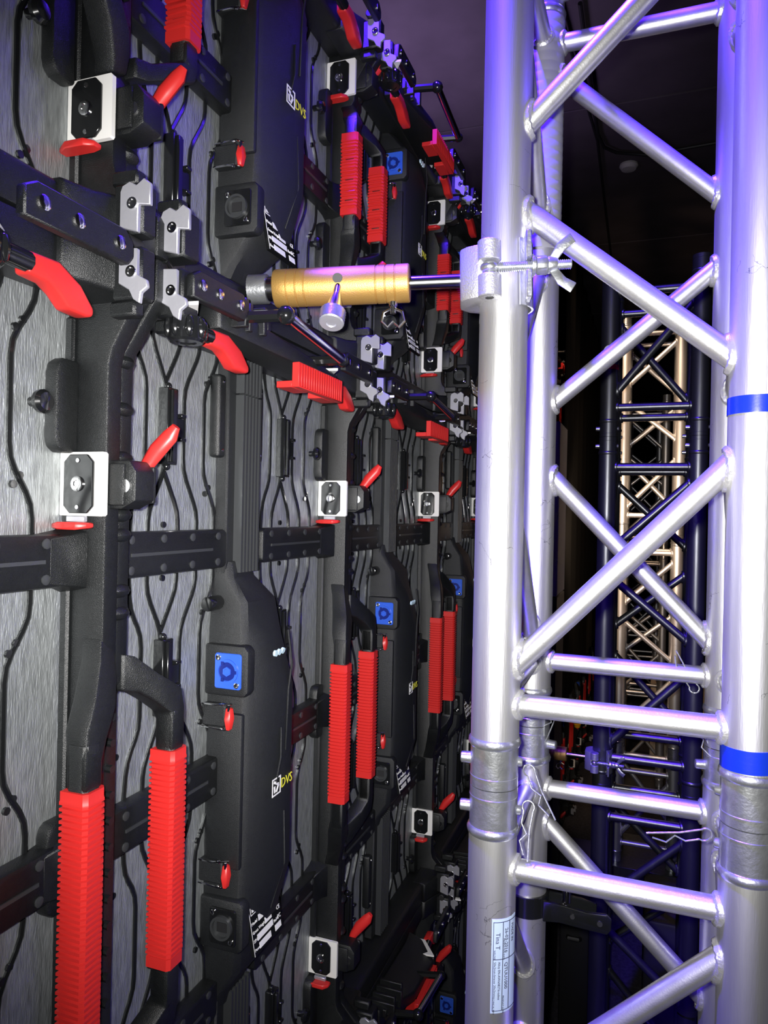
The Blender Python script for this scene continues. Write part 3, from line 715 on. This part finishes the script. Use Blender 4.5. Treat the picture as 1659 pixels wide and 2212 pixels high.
# second tower (dark), third and fourth towers (warm lit)
gl = 'truss towers behind the near tower'
T2 = (-.105, 2.17)
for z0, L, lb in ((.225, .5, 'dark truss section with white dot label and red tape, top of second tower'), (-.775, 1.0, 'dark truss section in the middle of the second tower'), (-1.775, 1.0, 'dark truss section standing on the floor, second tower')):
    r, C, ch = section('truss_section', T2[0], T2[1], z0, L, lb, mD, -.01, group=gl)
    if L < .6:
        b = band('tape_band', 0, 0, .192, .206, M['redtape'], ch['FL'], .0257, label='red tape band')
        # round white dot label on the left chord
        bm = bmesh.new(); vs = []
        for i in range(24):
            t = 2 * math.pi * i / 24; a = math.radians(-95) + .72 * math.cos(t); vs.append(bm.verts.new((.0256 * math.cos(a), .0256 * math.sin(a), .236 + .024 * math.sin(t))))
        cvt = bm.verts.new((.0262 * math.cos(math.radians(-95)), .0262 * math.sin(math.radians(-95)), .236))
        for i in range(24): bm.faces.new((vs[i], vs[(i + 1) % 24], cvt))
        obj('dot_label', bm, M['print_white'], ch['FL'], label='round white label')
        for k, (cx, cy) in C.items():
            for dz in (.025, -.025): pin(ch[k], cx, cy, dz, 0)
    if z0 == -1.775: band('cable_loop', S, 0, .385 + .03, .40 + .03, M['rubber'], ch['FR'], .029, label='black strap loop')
for ty, tx, tops, nm in ((3.50, -.100, ((-.08, 1.0), (-1.08, 1.0), (-1.58, .5)), 'third'), (4.95, -.125, ((-.22, 1.0), (-1.22, 1.0), (-1.72, .5)), 'fourth'), (6.4, -.14, ((-.08, 1.0), (-1.08, 1.0), (-1.58, .5)), 'fifth')):
    for i, (z0, L) in enumerate(tops):
        section('truss_section', tx, ty, z0 + (0 if z0 > -1.5 else -.0), L, 'warm lit aluminium truss section, %s of the %s tower' % (('top', 'middle', 'foot')[i], nm), mA, -.01, group=gl)

# ---------------------------------------------------------------- gold brace with clamp
def brace_arm(loc, rz, label, tilt):
    root = empty('telescopic_brace', loc, label, 'brace', None, rz); root.rotation_euler = (0, tilt, rz)
    # local: +x = from chord axis towards the wall is -x
    def grooves(ts):
        out = []
        for t in ts: out += [(t, .0200), (t + .0006, .0192), (t + .0012, .0192), (t + .0018, .0200)]
        return out
    bm = bmesh.new()
    lathe(bm, (-.100, 0, 0), (-1, 0, 0), [(0, .010), (0, .0190), (.0012, .0200)] + grooves([.014, .024, .034]) + grooves([.110, .119, .129]) + [(.1435, .0200), (.145, .019), (.145, .010)], 40)
    obj('gold_sleeve', bm, M['gold'], root, label='gold anodised sleeve with grooves')
    bm = bmesh.new(); cyl(bm, (-.040, 0, 0), (-.0995, 0, 0), .0072, 24); obj('rod', bm, M['steel'], root)
    bm = bmesh.new(); lathe(bm, (-.2455, 0, 0), (-1, 0, 0), [(0, .013), (.0075, .013)], 24); obj('neck', bm, M['steel'], root)
    bm = bmesh.new()
    # knurled collar: fine diamond pattern in geometry
    nn, mm_ = 60, 12; R0 = []
    for j in range(mm_ + 1):
        t = .020 * j / mm_
        R0.append([bm.verts.new((-.2535 - t, (.0148 + (.0010 if (i + j) % 2 else 0)) * math.cos(2 * math.pi * i / nn), (.0148 + (.0010 if (i + j) % 2 else 0)) * math.sin(2 * math.pi * i / nn))) for i in range(nn)])
    for a, b in zip(R0, R0[1:]):
        for i in range(nn): bm.faces.new((a[i], a[(i + 1) % nn], b[(i + 1) % nn], b[i]))
    bm.faces.new(R0[0]); bm.faces.new(R0[-1]); obj('knurled_collar', bm, M['zinc'], root)
    # clamping lever through the slot
    bm = bmesh.new(); cyl(bm, (-.174, -.012, .004), (-.174, -.0208, .002), .0052, 18); obj('lever_slot', bm, M['rubber'], root)
    lv = Vector((-.07, -.42, -.84)).normalized(); p0 = Vector((-.174, -.016, -.004))
    bm = bmesh.new(); lathe(bm, p0, p0 + lv, [(0, .0038), (.012, .0042), (.014, .0046), (.034, .0100), (.036, .0115)], 24); hl = obj('lever_shaft', bm, M['steel'], root)
    bm = bmesh.new(); nn = 40; R0 = []
    u = lv.orthogonal().normalized(); v = lv.cross(u)
    for j in range(9):
        t = .0362 + .014 * j / 8
        R0.append([bm.verts.new(p0 + lv * t + (u * math.cos(2 * math.pi * i / nn) + v * math.sin(2 * math.pi * i / nn)) * (.0130 + (.0005 if (i + j) % 2 else 0))) for i in range(nn)])
    for a, b in zip(R0, R0[1:]):
        for i in range(nn): bm.faces.new((a[i], a[(i + 1) % nn], b[(i + 1) % nn], b[i]))
    bm.faces.new(R0[0]); q = p0 + lv * .0502
    obj('knurled_knob', bm, M['zinc'], hl)
    bm = bmesh.new(); lathe(bm, p0 + lv * .0502, p0 + lv, [(0, .0130), (.0015, .0120), (.0018, .0055), (.0005, .0046), (.0005, .0008)], 32); obj('knob_face', bm, M['silver'], hl)
    # wing screw below the sleeve
    bm = bmesh.new(); lathe(bm, (-.118, 0, -.0195), (-.118, 0, -1), [(0, .005), (.004, .0048), (.005, .0035), (.012, .0035)], 14)
    for s in (-1, 1): sweep(bm, [(-.118 + s * .002, 0, -.027), (-.118 + s * .010, -.001, -.031), (-.118 + s * .012, -.001, -.040), (-.118 + s * .006, 0, -.046), (-.118, 0, -.040)], rect(.006, .0026, .0008), hint=(0, 1, 0))
    obj('wing_screw', bm, M['steel'], root)
    # half coupler
    bm = bmesh.new()
    out = [(-.047, -.020), (-.040, -.028), (-.028, -.034), (-.016, -.031)]; inn = [(-.012 - .0, -.0240), (-.022, -.0150), (-.0265, 0), (-.022, .015), (-.010, .0255), (.0, .0268)]; bk = [(0, .034), (-.02, .032), (-.038, .024), (-.047, .012)]
    prism(bm, out + inn + bk, 'z', -.028, .026)
    cb = obj('clamp_body', bm, M['cast'], root, .0025, 2)
    bm = bmesh.new()
    for za, zb in ((.007, .027), (-.029, -.007)): cyl(bm, (-.018, -.036, za), (-.018, -.036, zb), .0115, 24)
    lathe(bm, (-.018, -.036, -.0292), (-.018, -.036, -1), [(0, .0102), (.0002, .0048)], 20)
    obj('clamp_hinge', bm, M['cast'], cb, .0008)
    bm = bmesh.new(); lathe(bm, (-.018, -.036, -.0296), (-.018, -.036, -1), [(0, .0045), (.0004, .0045), (.0006, .002)], 6); obj('hinge_socket', bm, M['rubber'], cb)
    bm = bmesh.new(); ball(bm, (-.018, -.0375, 0), .0095, .0095, .0065, 16, 10)
    L = .072; x = -.010; prf = [(0, .0048)]; t = 0
    while t < L: prf += [(t, .0041), (t + .0010, .0050)]; t += .0020
    prf += [(L, .0040)]
    lathe(bm, (x, -.0375, 0), (1, -.0375, 0), prf, 18); bo = obj('clamp_bolt', bm, M['zinc'], root)
    bm = bmesh.new(); lathe(bm, (.0235, -.0375, 0), (1, -.0375, 0), [(0, .0110), (.0016, .0110), (.0018, .0095), (.0034, .0095)], 24); obj('washer', bm, M['zinc'], bo)
    bm = bmesh.new(); lathe(bm, (.0275, -.0375, 0), (1, -.0375, 0), [(0, .0092), (.0012, .0098), (.0098, .0098), (.011, .0092)], 6); obj('hex_nut', bm, M['zinc'], bo, .0005)
    bm = bmesh.new(); lathe(bm, (.0388, -.0375, 0), (1, -.0375, 0), [(0, .0085), (.006, .0075), (.010, .0065)], 18)
    for s in (-1, 1): loft(bm, [[(.040, -.0405, s * .006), (.048, -.0405, s * .004), (.048, -.0365, s * .004), (.040, -.0365, s * .006)],
                                [(.048, -.0415, s * .020), (.056, -.0415, s * .014), (.056, -.0385, s * .014), (.048, -.0385, s * .020)],
                                [(.060, -.0425, s * .0295), (.0660, -.0425, s * .020), (.0660, -.0405, s * .020), (.060, -.0405, s * .0295)]])
    obj('wing_nut', bm, M['zinc'], bo, .0012, 2)
    # closing saddle around the far side of the tube
    bm = bmesh.new(); pin_ = []; po = []
    for i in range(15):
        a = math.radians(-62 + i * 11.5); pin_.append((.0262 * math.cos(a), .0262 * math.sin(a))); po.append((.0285 * math.cos(a), .0285 * math.sin(a)))
    prism(bm, pin_ + po[::-1], 'z', -.034, .034); sd = obj('clamp_saddle', bm, M['zinc'], root)
    bm = bmesh.new(); box(bm, .0175, .0228, -.047, -.0255, -.033, -.006); box(bm, .0175, .0228, -.047, -.0255, .006, .033); obj('saddle_tab', bm, M['zinc'], sd, .001)
    return root
brace_arm((TX + .001, TY, .245 + EZ), math.radians(14), 'gold and steel telescopic brace clamped to the near truss chord', math.radians(-1.8))
brace_arm((T2[0] + .002, T2[1], -.775 + EZ + .075), math.radians(-2), 'gold and steel telescopic brace clamped to the dark second tower', 0)

# black pipe clamp on the rear left chord of the near tower
root = empty('pipe_clamp', (TX + .003, TY + S, -.520 + EZ), 'glossy black pipe clamp with drilled arm on the rear truss chord', 'clamp')
bm = bmesh.new(); lathe(bm, (0, 0, -.014), (0, 0, 1), [(0, .0258), (0, .0290), (.028, .0290), (.028, .0258)], 32); obj('clamp_ring', bm, M['black'], root, .001)
bm = bmesh.new(); prism(bm, [(.024, -.013), (.045, -.010), (.080, -.012), (.105, -.013), (.110, -.006), (.110, .007), (.104, .012), (.080, .010), (.050, .013), (.024, .014)], 'y', -.027, -.021); ob = obj('clamp_arm', bm, M['black'], root, .0015, 2)
bm = bmesh.new(); cyl(bm, (.096, -.0285, 0), (.096, -.020, 0), .0035, 12); cyl(bm, (.062, -.0285, .002), (.062, -.020, .002), .003, 12); obj('arm_hole', bm, M['rubber'], ob)
bm = bmesh.new(); prism(bm, [(.026, -.010), (.070, -.008), (.090, -.006), (.090, .006), (.070, .010), (.026, .012)], 'y', .006, .011); obj('clamp_arm', bm, M['black'], root, .001)
bm = bmesh.new(); lathe(bm, (.048, -.020, .002), (.048, .006, .002), [(0, .0035), (.026, .0035)], 10); cyl(bm, (.052, .0, .006), (.052, .0, .024), .006, 12); obj('clamp_bolt', bm, M['steel'], root)

# black tape flag on near right chord
bm = bmesh.new(); lathe(bm, (TX + S, TY - .003, -.545 + EZ), (TX + S, TY - .003, 1 + EZ), [(0, .0254), (0, .0262), (.030, .0262), (.030, .0254)], 32); box(bm, TX + S - .030, TX + S - .024, TY - .030, TY - .010, -.548 + EZ, -.512 + EZ)
tag(obj('velcro_tie', bm, M['rubber']), 'black velcro tie wrapped on the near right truss chord', 'cable tie')

# ---------------------------------------------------------------- far things
root = empty('flight_case', (-.318, 2.6, 0), 'tall grey strapped case standing upright behind the near tower', 'case')
bm = bmesh.new(); box(bm, 0, .030, 0, .25, .0005, 1.51); obj('case_base', bm, M['rubber'], root, .004)
bm = bmesh.new(); box(bm, 0, .030, 0, .25, 1.511, 2.13); obj('case_body', bm, M['grey'], root, .004)
for zz in (1.64, 1.80, 1.93, 2.05):
    bm = bmesh.new(); box(bm, -.001, .031, -.003, .0, zz, zz + .005); obj('case_strap', bm, M['silver'], root)
bm = bmesh.new(); pts = [(-.302 + .006 * math.sin(i * 1.3), 2.862 + i * .05) for i in range(93)]  # folded sheet added only to keep the far upper wall black
ra = [[bm.verts.new((x, y, z)) for x, y in pts] for z in (1.00, 2.9)]
rb = [[bm.verts.new((x - .003, y, z)) for x, y in pts] for z in (1.00, 2.9)]
for i in range(92):
    for a, b in ((ra[0], ra[1]), (ra[1], rb[1]), (rb[1], rb[0]), (rb[0], ra[0])): bm.faces.new((a[i], a[i + 1], b[i + 1], b[i]))
tag(obj('added_dark_sheet', bm, M['wallm']), 'black sheet added to darken the far end of the wall', 'dark sheet')
root = empty('cardboard_box', (.06, 5.60, 0), 'open cardboard box with dark scribble far behind the truss towers', 'box')
bm = bmesh.new(); box(bm, 0, .36, 0, .25, .0005, .62); obj('box_body', bm, M['card'], root, .004)
bm = bmesh.new(); tube(bm, [(.05, -.002, .52), (.10, -.002, .47), (.14, -.002, .52), (.20, -.002, .44), (.25, -.002, .47), (.30, -.002, .42)], .004, 6); obj('scribble', bm, M['ink'], root)
bm = bmesh.new(); ball(bm, (-.385, 5.0, -1.21 + EZ), .028); cyl(bm, (-.385, 5.0, -1.25 + EZ), (-.385, 5.0, -1.19 + EZ), .010, 10)
bm.free()
bm = bmesh.new(); ball(bm, (0, 0, .014), .022, .022, .020, 14, 8); lathe(bm, (0, 0, -.02), (0, 0, 1), [(0, .014), (.016, .018), (.02, .010)], 14)
o = obj('cable_cap', bm, M['yellow'], loc=(-.302, 3.75, -1.045 + EZ)); tag(o, 'small yellow cable cap hanging by the wall behind the truss', 'cap')
# cables on ceiling
for pts, r_, lb in (([(-.36, 2.9, CZ - .02), (-.34, 3.2, CZ - .02), (-.28, 4.0, CZ - .02), (-.29, 5.88, CZ - .02), (-.29, 9, CZ - .02)], .008, 'thin black cable running straight along the ceiling'),
                ([(-.28, 2.9, CZ - .02), (-.28, 3.28, CZ - .02), (-.275, 3.93, CZ - .02), (-.25, 4.08, CZ - .02), (-.19, 4.16, CZ - .02), (-.03, 4.24, CZ - .02), (.3, 4.21, CZ - .02), (1.2, 4.1, CZ - .02)], .009, 'black cable bending across the ceiling')):
    bm = bmesh.new(); tube(bm, pts, r_, 8); tag(obj('ceiling_cable', bm, M['rubber']), lb, 'cable')
root = empty('ceiling_fitting', (-.13, 4.36, CZ - .002), 'small round ceiling fitting seen between the truss braces', 'fitting')
bm = bmesh.new(); lathe(bm, (0, 0, 0), (0, 0, -1), [(0, .05), (.012, .052), (.03, .04), (.034, .01)], 24); obj('fitting_body', bm, M['grey'], root)
# cases on the floor
for i, (x, y, z, w_, d_, h_) in enumerate(((-.255, 2.6, 0, .10, .3, .55), (.02, 2.58, 0, .5, .35, .45))):
    root = empty('equipment_case', (x, y, z), ('narrow black case on the floor between the wall and the second tower', 'low black case on the floor behind the second tower')[i], 'case')
    bm = bmesh.new(); box(bm, 0, w_, 0, d_, .0005, h_); obj('case_body', bm, M['rubber'], root, .01, 2)
    bm = bmesh.new(); tube(bm, [(w_ * .3, -.004, h_ * .6), (w_ * .35, -.03, h_ * .62), (w_ * .65, -.03, h_ * .62), (w_ * .7, -.004, h_ * .6)], .008, 8); obj('case_handle', bm, M['rubber'], root)
